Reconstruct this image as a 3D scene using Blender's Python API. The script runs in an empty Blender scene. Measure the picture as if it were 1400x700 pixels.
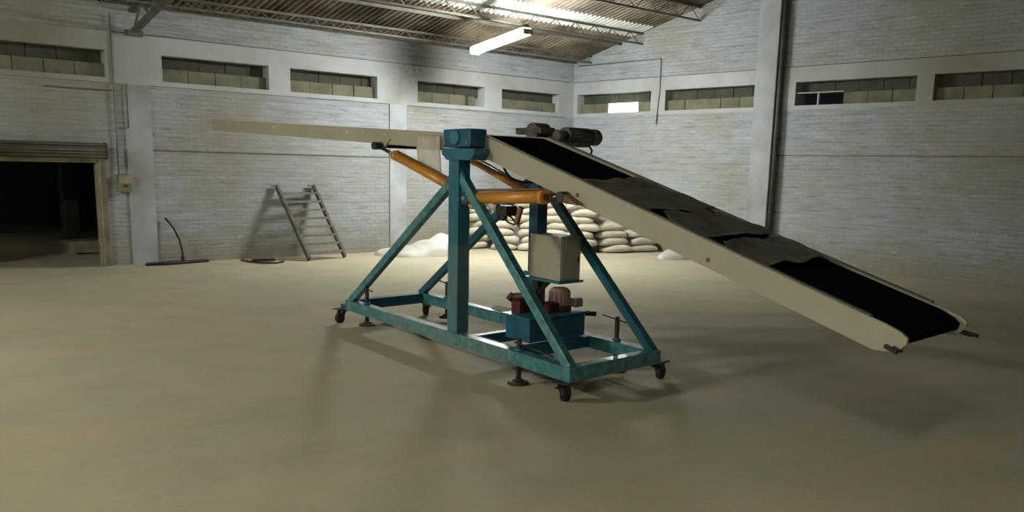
import bpy, bmesh, math, random
from mathutils import Vector, Matrix, noise
random.seed(7)
S = 1.5                      # design units -> metres
col = bpy.context.scene.collection
scene = bpy.context.scene
V = Vector

# ------------------------------------------------------------------ materials
def nodes(name):
    m = bpy.data.materials.new(name); m.use_nodes = True
    nt = m.node_tree; b = nt.nodes['Principled BSDF']
    return m, nt, b
def N(nt, kind, **kw):
    n = nt.nodes.new(kind)
    for k, v in kw.items(): setattr(n, k, v)
    return n
def ramp(nt, fac, stops):
    r = N(nt, 'ShaderNodeValToRGB'); e = r.color_ramp.elements
    while len(e) < len(stops): e.new(0.5)
    for i, (p, c) in enumerate(stops):
        e[i].position = p; e[i].color = (*c, 1) if len(c) == 3 else c
    nt.links.new(fac, r.inputs[0]); return r.outputs[0]
def noise_tex(nt, vec, scale, detail=4, rough=.55, dist=0):
    n = N(nt, 'ShaderNodeTexNoise'); n.inputs['Scale'].default_value = scale
    n.inputs['Detail'].default_value = detail; n.inputs['Roughness'].default_value = rough
    n.inputs['Distortion'].default_value = dist
    nt.links.new(vec, n.inputs['Vector']); return n.outputs['Fac']
def mix(nt, fac, a, b, mode='MIX'):
    n = N(nt, 'ShaderNodeMix', data_type='RGBA', blend_type=mode)
    for sock, v in ((n.inputs[0], fac), (n.inputs[6], a), (n.inputs[7], b)):
        if isinstance(v, (int, float)): sock.default_value = v
        elif isinstance(v, tuple): sock.default_value = (*v, 1)
        else: nt.links.new(v, sock)
    return n.outputs[2]
def math_n(nt, op, a, b=None, clamp=False):
    n = N(nt, 'ShaderNodeMath', operation=op); n.use_clamp = clamp
    for i, v in enumerate((a, b)):
        if v is None: continue
        if isinstance(v, (int, float)): n.inputs[i].default_value = v
        else: nt.links.new(v, n.inputs[i])
    return n.outputs[0]
def objvec(nt, scale=None):
    t = N(nt, 'ShaderNodeTexCoord')
    if scale is None: return t.outputs['Object']
    m = N(nt, 'ShaderNodeMapping'); m.inputs['Scale'].default_value = scale
    nt.links.new(t.outputs['Object'], m.inputs['Vector']); return m.outputs[0]
def bump(nt, b, h, strength=.4, dist=.01):
    n = N(nt, 'ShaderNodeBump'); n.inputs['Strength'].default_value = strength
    n.inputs['Distance'].default_value = dist
    nt.links.new(h, n.inputs['Height']); nt.links.new(n.outputs[0], b.inputs['Normal'])
def simple(name, c1, c2=None, rough=.6, metal=0, scale=6, bstr=.15, lo=.35, hi=.65, coat=0):
    m, nt, b = nodes(name)
    c2 = c2 or tuple(x*.75 for x in c1)
    v = objvec(nt); f = noise_tex(nt, v, scale)
    nt.links.new(ramp(nt, f, [(lo, c2), (hi, c1)]), b.inputs['Base Color'])
    b.inputs['Roughness'].default_value = rough; b.inputs['Metallic'].default_value = metal
    b.inputs['Coat Weight'].default_value = coat
    if bstr: bump(nt, b, noise_tex(nt, v, scale*5), bstr, .004)
    return m

def brick_mat(name, axes):
    """whitewashed brick; axes = which object axes run along / up the wall"""
    m, nt, b = nodes(name)
    t = N(nt, 'ShaderNodeTexCoord'); sp = N(nt, 'ShaderNodeSeparateXYZ'); nt.links.new(t.outputs['Object'], sp.inputs[0])
    cb = N(nt, 'ShaderNodeCombineXYZ')
    nt.links.new(sp.outputs[axes[0]], cb.inputs[0]); nt.links.new(sp.outputs['Z'], cb.inputs[1])
    vec = cb.outputs[0]
    # wobble the courses a little
    br = N(nt, 'ShaderNodeTexBrick'); nt.links.new(vec, br.inputs['Vector'])
    br.inputs['Scale'].default_value = 1; br.inputs['Brick Width'].default_value = .31
    br.inputs['Row Height'].default_value = .098; br.inputs['Mortar Size'].default_value = .012
    br.inputs['Mortar Smooth'].default_value = .6; br.inputs['Bias'].default_value = 0
    br.inputs['Color1'].default_value = (.90, .90, .90, 1); br.inputs['Color2'].default_value = (.98, .98, .98, 1)
    br.inputs['Mortar'].default_value = (.87, .87, .86, 1)
    mp = N(nt, 'ShaderNodeMapping'); mp.inputs['Scale'].default_value = (.5, 5.5, 1); nt.links.new(vec, mp.inputs[0])
    streak = noise_tex(nt, mp.outputs[0], 1.6, 5, .65)
    big = noise_tex(nt, vec, .33, 4, .6, .4)
    fine = noise_tex(nt, vec, 5, 5, .7)
    base = ramp(nt, streak, [(.3, (.26, .29, .295)), (.46, (.38, .42, .445)), (.72, (.45, .49, .52))])
    base = mix(nt, ramp(nt, big, [(.43, (0, 0, 0)), (.66, (.8, .8, .8))]), base, (.33, .315, .25))
    base = mix(nt, 1.0, base, br.outputs['Color'], 'MULTIPLY')
    # splash dirt close to the ground
    dz = math_n(nt, 'MULTIPLY', sp.outputs['Z'], -1.0)
    dz = math_n(nt, 'ADD', dz, 1.0)
    dd = math_n(nt, 'ADD', dz, math_n(nt, 'MULTIPLY', math_n(nt, 'SUBTRACT', fine, .5), 1.6), True)
    dd = math_n(nt, 'MULTIPLY', dd, .75)
    base = mix(nt, dd, base, (.27, .23, .16))
    mq = N(nt, 'ShaderNodeMapping'); mq.inputs['Scale'].default_value = (1.1, 9.0, 1); nt.links.new(vec, mq.inputs[0])
    crk = noise_tex(nt, mq.outputs[0], 1.3, 4, .6)
    base = mix(nt, ramp(nt, crk, [(.58, (0, 0, 0)), (.68, (.7, .7, .7))]), base, (.20, .205, .19))
    base = mix(nt, ramp(nt, crk, [(.25, (.5, .5, .5)), (.38, (0, 0, 0))]), base, (.60, .63, .65))
    spots = noise_tex(nt, vec, 2.6, 3, .6)
    base = mix(nt, ramp(nt, spots, [(.70, (0, 0, 0)), (.76, (.5, .5, .5))]), base, (.20, .19, .15))
    for pos, gain, fall in ((10.75*S, 14.65*S, 3.72*S), .95, .7), ((7.0*S, 14.65*S, 1.95*S), .45, .55), ((15*S, 6.2*S, 3.5*S), .6, .55), ((15*S, 5.4*S, 1.9*S), .6, .5), ((3.9*S, 14.65*S, 3.6*S), .6, .42), ((4.2*S, 14.65*S, 2.2*S), .45, .5):  # right wall end patches: brown stains plus painted light falloff
        colr = (.09, .09, .08) if pos[2] == 3.72*S else (.25, .215, .14)
        base = mix(nt, soot_shade_k(nt, t.outputs['Object'], streak, pos, gain, fall), base, colr)
    nt.links.new(base, b.inputs['Base Color'])
    b.inputs['Roughness'].default_value = .85
    h = math_n(nt, 'ADD', math_n(nt, 'MULTIPLY', br.outputs['Fac'], -1.0), math_n(nt, 'MULTIPLY', fine, .6))
    bump(nt, b, h, .6, .012)
    return m
def soot_shade_k(nt, v, g, soot_shade, gain=1.0, fall=.75):
    sub = N(nt, 'ShaderNodeVectorMath', operation='DISTANCE'); nt.links.new(v, sub.inputs[0])
    sub.inputs[1].default_value = soot_shade
    k = math_n(nt, 'SUBTRACT', 1.15, math_n(nt, 'MULTIPLY', sub.outputs['Value'], fall), True)
    return math_n(nt, 'MULTIPLY', math_n(nt, 'MULTIPLY', k, math_n(nt, 'ADD', g, .4), True), gain)
def plaster_mat(name, soot_shade=None):
    m, nt, b = nodes(name)
    v = objvec(nt)
    f = noise_tex(nt, v, .5, 6, .65, .3); g = noise_tex(nt, v, 7, 4)
    c = ramp(nt, f, [(.3, (.33, .335, .29)), (.52, (.43, .455, .46)), (.7, (.48, .505, .52))])
    if soot_shade:
        k = soot_shade_k(nt, v, g, soot_shade)
        c = mix(nt, k, c, (.09, .09, .08))
        c = mix(nt, soot_shade_k(nt, v, f, (3.8*S, 14.64*S, 3.3*S), .85, .36), c, (.20, .18, .11))
        c = mix(nt, soot_shade_k(nt, v, f, (15*S, 6.4*S, 3.3*S), .8, .45), c, (.22, .19, .12))  # brown stain plus light falloff painted at the right end
    nt.links.new(c, b.inputs['Base Color']); b.inputs['Roughness'].default_value = .85
    bump(nt, b, g, .2, .01); return m

M = {}
M['brickA'] = brick_mat('whitewashed brick along x', 'X')
M['brickB'] = brick_mat('whitewashed brick along y', 'Y')
M['plaster'] = plaster_mat('grey plaster', (10.7*S, 14.636*S, 3.72*S))
M['pilaster'] = simple('pilaster paint', (.44, .475, .50), (.29, .30, .28), .85, scale=.9)
M['grime'] = simple('grime', (.16, .13, .10), (.10, .09, .07), .9)
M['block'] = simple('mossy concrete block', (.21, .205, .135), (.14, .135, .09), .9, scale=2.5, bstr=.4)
M['block_shade'] = simple('concrete block with painted recess shade', (.075, .08, .055), (.05, .055, .038), .9, scale=2.5, bstr=.4)  # upper course: shade of the recess put into the colour
M['roof'] = simple('rusty corrugated sheet', (.24, .20, .14), (.075, .058, .038), .6, scale=.9, lo=.4, hi=.62)
M['roof_lamplit'] = simple('corrugated sheet with painted lamplight', (.80, .82, .80), (.62, .64, .60), .5, scale=1)
M['steel'] = simple('painted roof steel', (.17, .16, .13), (.11, .105, .08), .6, scale=3)
M['steel_dark'] = simple('dark roof steel', (.13, .14, .12), (.08, .085, .07), .6, scale=3)
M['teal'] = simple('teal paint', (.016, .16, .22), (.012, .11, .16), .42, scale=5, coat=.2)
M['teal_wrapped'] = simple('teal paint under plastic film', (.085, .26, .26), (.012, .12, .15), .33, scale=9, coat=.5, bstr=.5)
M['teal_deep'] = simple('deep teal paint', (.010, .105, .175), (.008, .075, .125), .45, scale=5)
M['cream'] = simple('cream paint', (.40, .38, .275), (.37, .345, .25), .5, scale=1.5, bstr=.05)
M['belt'] = simple('black rubber belt', (.008, .011, .017), (.006, .008, .013), .85, scale=4, bstr=.1)
M['orange'] = simple('orange enamel', (.62, .27, .035), (.52, .21, .03), .35, scale=4, bstr=.03, coat=.3)
M['brown_metal'] = simple('bronze metal', (.22, .13, .045), (.13, .08, .03), .5, .3, scale=9)
M['black'] = simple('black metal', (.018, .015, .014), (.012, .01, .01), .5, scale=5)
M['rust'] = simple('rusty dark screw', (.045, .025, .018), (.025, .016, .013), .6, scale=20)
M['chrome'] = simple('chromed rod', (.12, .13, .14), (.08, .085, .09), .25, .9, scale=5, bstr=0)
M['motor'] = simple('dusty grey motor', (.115, .11, .09), (.07, .068, .055), .6, scale=9)
M['motor_pink'] = simple('dusty pink motor', (.36, .22, .20), (.28, .18, .16), .6, scale=8)
M['red'] = simple('dark red casting', (.10, .012, .012), (.03, .008, .008), .5, scale=8)
M['rubber'] = simple('black rubber', (.012, .012, .013), (.02, .02, .02), .7, scale=8)
M['wood'] = simple('weathered ladder wood', (.15, .14, .11), (.085, .085, .07), .8, scale=5)
M['rung'] = simple('pale ladder rung', (.24, .22, .17), (.14, .13, .10), .8, scale=5)
M['sack'] = simple('woven white sack', (.58, .54, .45), (.47, .43, .34), .75, scale=1.6, bstr=.3)
M['sheet'] = simple('white plastic sheet', (.60, .60, .55), (.46, .43, .36), .5, scale=1.5, bstr=.3)
M['shutter'] = simple('olive shutter steel', (.10, .09, .048), (.045, .04, .022), .55, scale=1.2)
M['guide'] = simple('cream guide steel', (.33, .30, .21), (.20, .18, .12), .6, scale=3)
M['box'] = simple('olive box', (.25, .25, .17), (.17, .17, .11), .6, scale=4)
M['pipe'] = simple('grey conduit', (.20, .21, .20), (.15, .15, .14), .6, scale=4)
M['pipe_shade'] = simple('dark downpipe', (.07, .08, .075), (.05, .055, .05), .6, scale=4)
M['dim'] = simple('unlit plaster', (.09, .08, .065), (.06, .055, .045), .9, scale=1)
M['belt'].node_tree.nodes['Principled BSDF'].inputs['Specular IOR Level'].default_value = 0
def film_mat(name, c, alpha):
    m, nt, b = nodes(name)
    v = objvec(nt); f = noise_tex(nt, v, 3, 5, .6, .5)
    nt.links.new(ramp(nt, f, [(.35, tuple(x*.7 for x in c)), (.65, c)]), b.inputs['Base Color'])
    b.inputs['Roughness'].default_value = .4; b.inputs['Alpha'].default_value = alpha
    bump(nt, b, noise_tex(nt, v, 9, 4, .6, 1.0), .5, .02)
    return m
M['film'] = film_mat('dusty clear film', (.16, .155, .115), .85)
M['cling'] = film_mat('clear packing film', (.50, .55, .46), .16)
M['wrap'] = film_mat('pale hanging film', (.75, .68, .58), .6)
def glow(name, c, s):
    m, nt, b = nodes(name)
    b.inputs['Base Color'].default_value = (*c, 1)
    b.inputs['Emission Color'].default_value = (*c, 1); b.inputs['Emission Strength'].default_value = s
    return m
M['tube'] = glow('glowing tube', (.985, 1, .98), 300)
M['tube2'] = glow('glowing tube behind', (1, .965, .86), 230)
M['tube_fill'] = glow('added fill tube far left', (1, .97, .87), 540)
M['tube_fill_faint'] = glow('added faint fill tube', (1, .93, .8), 6)
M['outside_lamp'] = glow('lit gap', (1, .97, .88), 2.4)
# floor
def floor_mat():
    m, nt, b = nodes('dusty concrete floor')
    v = objvec(nt)
    a = noise_tex(nt, v, .22, 5, .6, .6); c = noise_tex(nt, v, .9, 6, .65, .4); g = noise_tex(nt, v, 14, 5, .7)
    sv = objvec(nt, (.25, 1.2, 1)); s = noise_tex(nt, sv, .8, 5, .6, .4)
    base = ramp(nt, a, [(.32, (.41, .40, .275)), (.5, (.47, .43, .30)), (.68, (.50, .435, .30))])
    base = mix(nt, ramp(nt, c, [(.45, (0, 0, 0)), (.75, (.55, .55, .55))]), base, (.33, .31, .215))
    base = mix(nt, ramp(nt, s, [(.48, (0, 0, 0)), (.68, (.6, .6, .6))]), base, (.53, .43, .27))
    base = mix(nt, .12, base, ramp(nt, g, [(.3, (.2, .18, .13)), (.7, (.55, .52, .38))]))
    nt.links.new(base, b.inputs['Base Color'])
    nt.links.new(ramp(nt, c, [(.3, (.75, .75, .75)), (.7, (.95, .95, .95))]), b.inputs['Roughness'])
    b.inputs['Specular IOR Level'].default_value = .2
    bump(nt, b, math_n(nt, 'ADD', c, math_n(nt, 'MULTIPLY', g, .25)), .25, .015)
    return m
M['floor'] = floor_mat()

# ------------------------------------------------------------------ mesh builder
LOC = {}
class MB:
    def __init__(s): s.v = []; s.f = []; s.mi = []; s.sm = []; s.m = 0
    def add(s, vs, fs, smooth=False):
        o = len(s.v); s.v += [V(p) for p in vs]
        for f in fs: s.f.append([o+i for i in f]); s.mi.append(s.m); s.sm.append(smooth)
        return s
    def hexa(s, p):
        return s.add(p, [(0, 3, 2, 1), (4, 5, 6, 7), (0, 1, 5, 4), (1, 2, 6, 5), (2, 3, 7, 6), (3, 0, 4, 7)])
    def box(s, x0, x1, y0, y1, z0, z1):
        return s.hexa([(x0, y0, z0), (x1, y0, z0), (x1, y1, z0), (x0, y1, z0), (x0, y0, z1), (x1, y0, z1), (x1, y1, z1), (x0, y1, z1)])
    def sbox(s, u0, u1, w0, w1, z0, z1):           # box in the machine's own axes
        return s.hexa([mw(u0, w0, z0), mw(u0, w1, z0), mw(u1, w1, z0), mw(u1, w0, z0), mw(u0, w0, z1), mw(u0, w1, z1), mw(u1, w1, z1), mw(u1, w0, z1)])
    def beam(s, p, q, a, b, up=(0, 0, 1)):
        p, q = V(p), V(q); d = (q-p).normalized(); up = V(up)
        x = d.cross(up)
        if x.length < 1e-4: x = d.cross(V((1, 0, 0)))
        x.normalize(); y = x.cross(d).normalized(); x = x*(a/2); y = y*(b/2)
        return s.hexa([p-x-y, p+x-y, p+x+y, p-x+y, q-x-y, q+x-y, q+x+y, q-x+y])
    def tube(s, p, q, r, n=14, r2=None, caps=True):
        p, q = V(p), V(q); d = (q-p).normalized(); r2 = r if r2 is None else r2
        x = d.orthogonal().normalized(); y = d.cross(x)
        vs = [p+(x*math.cos(t)+y*math.sin(t))*r for t in [2*math.pi*i/n for i in range(n)]]
        vs += [q+(x*math.cos(t)+y*math.sin(t))*r2 for t in [2*math.pi*i/n for i in range(n)]]
        s.add(vs, [(i, (i+1) % n, n+(i+1) % n, n+i) for i in range(n)], True)
        if caps: s.add(vs[:n], [tuple(reversed(range(n)))]); s.add(vs[n:], [tuple(range(n))])
        return s
    def path(s, pts, r, n=8):
        pts = [V(p) for p in pts]; rings = []; x = None
        for i, p in enumerate(pts):
            d = (pts[min(i+1, len(pts)-1)]-pts[max(i-1, 0)]).normalized()
            x = d.orthogonal().normalized() if x is None else (x-d*x.dot(d)).normalized()
            y = d.cross(x)
            rings.append([p+(x*math.cos(2*math.pi*k/n)+y*math.sin(2*math.pi*k/n))*r for k in range(n)])
        vs = [v for R in rings for v in R]
        fs = [(i*n+k, i*n+(k+1) % n, (i+1)*n+(k+1) % n, (i+1)*n+k) for i in range(len(pts)-1) for k in range(n)]
        s.add(vs, fs, True)
        s.add(rings[0], [tuple(reversed(range(n)))]); s.add(rings[-1], [tuple(range(n))])
        return s
    def prism(s, prof, w0, w1):                    # profile of (u, z) extruded across the machine
        n = len(prof); a = [mw(u, w0, z) for u, z in prof]; b = [mw(u, w1, z) for u, z in prof]
        s.add(a+b, [(i, (i+1) % n, n+(i+1) % n, n+i) for i in range(n)]+[tuple(reversed(range(n))), tuple(range(n, 2*n))])
        return s
    def poly(s, pts, off):                         # flat polygon thickened by off
        n = len(pts); a = [V(p) for p in pts]; b = [p+V(off) for p in a]
        s.add(a+b, [(i, (i+1) % n, n+(i+1) % n, n+i) for i in range(n)]+[tuple(reversed(range(n))), tuple(range(n, 2*n))])
        return s
    def ball(s, c, r, n=12):
        c = V(c); r = V(r) if hasattr(r, '__len__') else V((r, r, r)); vs = []; fs = []
        m = n//2
        for j in range(m+1):
            t = math.pi*j/m
            for i in range(n):
                a = 2*math.pi*i/n
                vs.append(c+V((r.x*math.sin(t)*math.cos(a), r.y*math.sin(t)*math.sin(a), r.z*math.cos(t))))
        fs = [(j*n+i, (j+1)*n+i, (j+1)*n+(i+1) % n, j*n+(i+1) % n) for j in range(m) for i in range(n)]
        return s.add(vs, fs, True)
    def build(s, name, mats, parent=None, origin=None, bevel=0):
        if not isinstance(mats, (list, tuple)): mats = [mats]
        base = LOC[parent] if parent else V((0, 0, 0))
        o0 = V(origin)*S if origin is not None else V(base)
        me = bpy.data.meshes.new(name)
        me.from_pydata([v*S-o0 for v in s.v], [], s.f)
        for m in mats: me.materials.append(m)
        me.polygons.foreach_set('material_index', s.mi); me.polygons.foreach_set('use_smooth', s.sm)
        bm = bmesh.new(); bm.from_mesh(me)
        bmesh.ops.remove_doubles(bm, verts=bm.verts, dist=1e-6)
        bmesh.ops.recalc_face_normals(bm, faces=bm.faces); bm.to_mesh(me); bm.free()
        me.update()
        o = bpy.data.objects.new(name, me); col.objects.link(o)
        if parent: o.parent = parent; o.location = o0-base
        else: o.location = o0
        LOC[o] = o0
        if bevel:
            b = o.modifiers.new('edge', 'BEVEL'); b.width = bevel*S; b.segments = 2; b.limit_method = 'ANGLE'
        return o
def empty(name, loc):
    o = bpy.data.objects.new(name, None); col.objects.link(o); o.location = V(loc)*S; LOC[o] = V(loc)*S
    o.empty_display_size = .2; return o
def tag(o, label=None, cat=None, group=None, kind=None):
    if label: o['label'] = label
    if cat: o['category'] = cat
    if group: o['group'] = group
    if kind: o['kind'] = kind
    return o
def struct(o): o['kind'] = 'structure'; return o

# ------------------------------------------------------------------ machine axes
CEN = V((5.287, 6.215, 0)); U = V((-1.05, -7.429, 0)).normalized(); W = V((2.126, .111, 0)).normalized()
def mw(u, w, z): p = CEN+U*u+W*w; return V((p.x, p.y, z))

# ------------------------------------------------------------------ room shell
XW, YW = 15.0, 14.636; TH = .35
XL, YB = -6.0, -7.0; YR = 3.0
def rz(y): return 3.89+.2525*(YW-y) if y > YR else 3.89+.2525*(YW-YR)-.2525*(YR-y)
# floor (runs on under the doorway into the next room)
b = MB(); b.box(XL-TH, XW+TH, YB-TH, 23, -.15, 0)
struct(b.build('floor', M['floor']))
# left wall: bays of brick between smooth pilasters, plastered window band
winA = [(3.0, 5.08), (5.92, 7.72), (8.116, 9.877), (10.785, 12.445), (12.91, 14.547)]
Z0, Z1, BZ0, BZ1 = 2.795, 3.185, 2.72, 3.45
b = MB(); b.m = 1
bays = [(XL-TH, 2.3), (4.83, 5.15), (5.717, 10.15), (10.53, 14.86)]
def splitx(mb, x0, x1, z0, z1, y0=YW, m=0): mb.m = m; mb.box(x0, x1, y0, YW+TH, z0, z1)
splitx(b, XL-TH, 2.3, 0, BZ0, YW+.02); splitx(b, 2.3, 4.97, 1.55, BZ0, YW+.02); splitx(b, 4.97, 5.317, 0, BZ0, YW+.02)
splitx(b, 5.717, 10.15, 0, BZ0, YW+.025); splitx(b, 10.53, 14.80, 0, BZ0, YW+.025)
splitx(b, 5.317, 5.717, 0, BZ0, YW, 2); splitx(b, 10.15, 10.53, 0, BZ0, YW, 2); splitx(b, 14.80, XW+TH, 0, BZ0, YW, 2)
splitx(b, XL-TH, XW+TH, BZ0, Z0, YW, 1); splitx(b, XL-TH, XW+TH, Z1, BZ1, YW, 1)
xs = [XL-TH]+[v for w in winA for v in w]+[XW+TH]
for i in range(0, len(xs), 2): splitx(b, xs[i], xs[i+1], Z0, Z1, YW, 1)
splitx(b, XL-TH, XW+TH, BZ1, 3.93, YW+.02, 0)
wallA = struct(b.build('wall_left', [M['brickA'], M['plaster'], M['pilaster']]))
# right wall (gable)
winB = [(14.52, 12.465), (12.10, 10.0), (9.195, 7.035), (6.757, 4.6)]
b = MB()
def sy(y0, y1, z0, z1, x0=XW, m=0): b.m = m; b.box(x0, XW+TH, min(y0, y1), max(y0, y1), z0, z1)
PY0, PY1 = 9.50, 9.93
for a, c in ((YW+.3, PY1), (PY0, YB-TH)):
    sy(a, c, 0, 1.93, XW+.015); sy(a, c, 1.935, BZ0, XW+.015); sy(a, c, 1.93, 1.935, XW+.03)
ys = [YW+.3]+[v for w in winB for v in w]+[YB-TH]
sy(YW+.3, YB-TH, BZ0, Z0, XW, 1); sy(YW+.3, YB-TH, Z1+.01, BZ1, XW, 1)
for i in range(0, len(ys), 2): sy(ys[i], ys[i+1], Z0, Z1+.01, XW, 1)
b.m = 0
b.poly([(XW+.015, YW+.3, BZ1), (XW+.015, YB-TH, BZ1), (XW+.015, YB-TH, rz(YB-TH)-.02), (XW+.015, YR, rz(YR)-.02), (XW+.015, YW+.3, rz(YW+.3)-.02)], (TH-.015, 0, 0))
wallB = struct(b.build('wall_right', [M['brickB'], M['plaster']]))
b = MB(); b.box(XW-.17, XW+.02, PY0, PY1, 0, rz(PY1)-.03)
struct(b.build('trim_1', M['pilaster'], bevel=.01))          # projecting pilaster
b = MB(); b.path([(XW-.10, 9.455, .25), (XW-.10, 9.455, 2.5), (XW-.10, 9.455, rz(9.455)-.03)], .042, 12)  # dark upright added for the shaded side face of the pilaster
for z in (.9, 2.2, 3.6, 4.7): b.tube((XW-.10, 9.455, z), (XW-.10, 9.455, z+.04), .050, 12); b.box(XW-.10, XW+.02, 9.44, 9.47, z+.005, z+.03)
tag(b.build('shade_pipe', M['pipe_shade']), 'added dark upright tube standing in for shade beside the right wall pilaster', 'pipe')
# walls behind the camera
b = MB(); b.box(XL-TH, XL, YB-TH, YW, 0, 3.9)
b.poly([(XL, YB, 3.9), (XL, YW, 3.9), (XL, YR, rz(YR)-.02)], (-TH, 0, 0)); struct(b.build('wall_back', M['brickB']))
b = MB(); b.box(XL, XW, YB-TH, YB, 0, rz(YB)-.02); struct(b.build('wall_front', M['brickA']))
# next room behind the doorway
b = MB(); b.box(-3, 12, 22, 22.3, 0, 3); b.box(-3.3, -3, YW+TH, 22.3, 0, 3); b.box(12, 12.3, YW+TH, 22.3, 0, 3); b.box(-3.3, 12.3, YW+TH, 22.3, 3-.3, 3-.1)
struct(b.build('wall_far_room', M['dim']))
# thin ledges / cracks along courses
b = MB(); b.box(5.72, 10.15, YW+.012, YW+.03, 1.745, 1.757); struct(b.build('trim_2', M['grime']))
b = MB(); b.box(5.2, 14.9, YW+.005, YW+.03, 3.452, 3.462); struct(b.build('trim_3', M['grime']))
b = MB(); b.box(XW+.002, XW+.03, YB, PY0, 3.452, 3.462); b.box(XW+.002, XW+.03, PY1, YW, 3.452, 3.462); struct(b.build('trim_4', M['grime']))
b = MB(); b.box(XW+.005, XW+.03, YB, PY0, 1.925, 1.94); struct(b.build('trim_9', M['grime']))
b = MB(); b.box(5.1, 15, YW-.07, YW+.05, 3.86, 3.93); struct(b.build('trim_5', M['steel_dark']))      # wall plate under the eave
b = MB(); b.box(4.2, 5.14, YW-.004, YW+.03, 2.60, 2.615); struct(b.build('trim_6', M['grime']))

# window openings closed with concrete blocks
def window(i, wall, a0, a1, missing=(), lit=()):
    """a0..a1 along the wall; lower course near the face, upper course set back"""
    b = MB(); n = max(3, round(abs(a1-a0)/.41)); st = (a1-a0)/n; zm = (Z0+Z1)/2+.01
    for k in range(n):
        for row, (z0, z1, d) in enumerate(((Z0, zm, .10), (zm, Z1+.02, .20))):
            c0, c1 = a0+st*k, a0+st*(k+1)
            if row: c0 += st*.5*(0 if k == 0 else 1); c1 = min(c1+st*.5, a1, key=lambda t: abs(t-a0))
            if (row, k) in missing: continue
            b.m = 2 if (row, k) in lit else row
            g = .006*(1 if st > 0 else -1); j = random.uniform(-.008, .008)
            lo, hi = min(c0+g, c1-g), max(c0+g, c1-g)
            if wall == 'A': b.box(lo, hi, YW+d+j, YW+TH-.01, z0, z1-.006)
            else: b.box(XW+d+j, XW+TH-.01, lo, hi, z0, z1-.006)
    return struct(b.build('window_%d' % i, [M['block'], M['block_shade'], M['outside_lamp']]))
window(1, 'A', *winA[0]); window(2, 'A', *winA[1]); window(3, 'A', *winA[2])
window(4, 'A', *winA[3], missing=((0, 3),)); window(5, 'A', *winA[4])
window(6, 'B', *winB[0], lit=((0, 2), (0, 3))); window(7, 'B', *winB[1])
window(8, 'B', *winB[2], missing=((0, 0), (0, 1))); window(9, 'B', *winB[3])
b = MB(); b.box(12.14, 12.30, YW+.14, YW+TH, Z0, 2.99); struct(b.build('trim_7', M['block']))
b = MB(); b.box(XW+.04, XW+.08, 8.30, 9.19, 3.0, 3.02); b.box(XW+.04, XW+.08, 8.755, 8.785, 2.8, 3.0); struct(b.build('trim_8', M['plaster']))

# ceiling: corrugated sheets
def corr(y0, y1, x0, x1, off=0, amp=.032, pitch=.118):
    b = MB(); n = int((x1-x0)/(pitch/6)); vs = []
    for y in (y0, y1):
        for i in range(n+1):
            x = x0+(x1-x0)*i/n; a = max(-1, min(1, 1.5*math.sin(2*math.pi*x/pitch)))
            vs.append((x, y, rz(y)+amp*a+off))
    b.add(vs, [(i, i+1, n+1+i+1, n+1+i) for i in range(n)]); return b
b = corr(YW+.32, 13.02, XL, XW+.0, 0)
for y0, y1, o in ((13.02, 12.45, 0), (12.45, 9.2, .0), (9.2, 6.2, .0), (6.2, YR, .0), (YR, YB-.3, 0)):
    if y0 == 13.02: c = corr(y0, y1, XL, 9.6, o)
    else: c = corr(y0, y1, XL, XW+.0, o)
    b.add(c.v, c.f)
struct(b.build('ceiling', M['roof']))
b = corr(13.02, 12.45, 9.6, XW, .0)  # strip whitened in colour to stand for lamplight on the roof
tag(b.build('roof_light_strip', M['roof_lamplit']), 'corrugated roof strip above the hanging lamp, lamplight painted in as white', 'roof sheet')
# lattice joists running along the roof
def joist(y, depth, label, x0=5.0, big=True):
    z = rz(y)-.045
    t = empty('lattice_joist', ((x0+XW)/2, y, z-depth/2))
    b = MB(); b.beam((x0, y, z), (XW, y, z), .05, .035); b.build('top_chord', M['steel'], t)
    b = MB(); b.beam((x0, y, z-depth), (XW, y, z-depth), .05, .03); b.build('bottom_chord', M['steel'], t)
    b = MB(); st = depth*1.3; n = int((XW-x0)/st)
    for i in range(n):
        a = x0+i*st
        b.tube((a, y, z-(0 if i % 2 else depth)), (a+st, y, z-(depth if i % 2 else 0)), .009, 6)
    b.build('zigzag_web', M['steel'], t)
    tag(t, label, 'roof joist')
joist(14.15, .12, 'thin zigzag roof joist nearest the left wall eave')
b = MB(); b.beam((5.0, 13.32, rz(13.32)-.06), (XW, 13.32, rz(13.32)-.06), .04, .05); struct(b.build('trim_20', M['steel']))
joist(12.76, .20, 'deep zigzag roof joist meeting right wall just below the lamplight-painted roof strip')
joist(11.36, .24, 'deep zigzag roof joist meeting right wall at the top edge of the view')
b = MB()
for y in (10.2, 8.8, 7.2, 5.6, 4.0):
    z = rz(y)-.06; b = MB(); b.beam((-5.9, y, z), (XW, y, z), .06, .08)
    struct(b.build('trim_%d' % (10+int(y)), M['steel']))
# big rafter truss landing on the left pilaster
t = empty('rafter_truss', (5.5, YW, 3.5))
def rp(y, d): return (5.5, y, rz(y)-d)
b = MB(); b.beam(rp(YW-.0, .42), rp(4, .42), .10, .055); b.build('bottom_chord', M['steel_dark'], t)
b = MB(); b.beam(rp(YW, .11), rp(4, .11), .10, .055); b.build('top_chord', M['steel_dark'], t)
b = MB()
y = YW-.05; k = 0
while y > 4.4:
    b.beam(rp(y, .42 if k % 2 == 0 else .11), rp(y-.33, .11 if k % 2 == 0 else .42), .035, .02); y -= .33; k += 1
b.build('web', M['steel'], t)
b = MB(); b.box(5.38, 5.62, YW-.10, YW-.001, 3.42, 3.50); b.build('bearing_plate', M['steel_dark'], t)
tag(t, 'dark steel rafter truss landing on the pilaster at upper left', 'roof truss')

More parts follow.
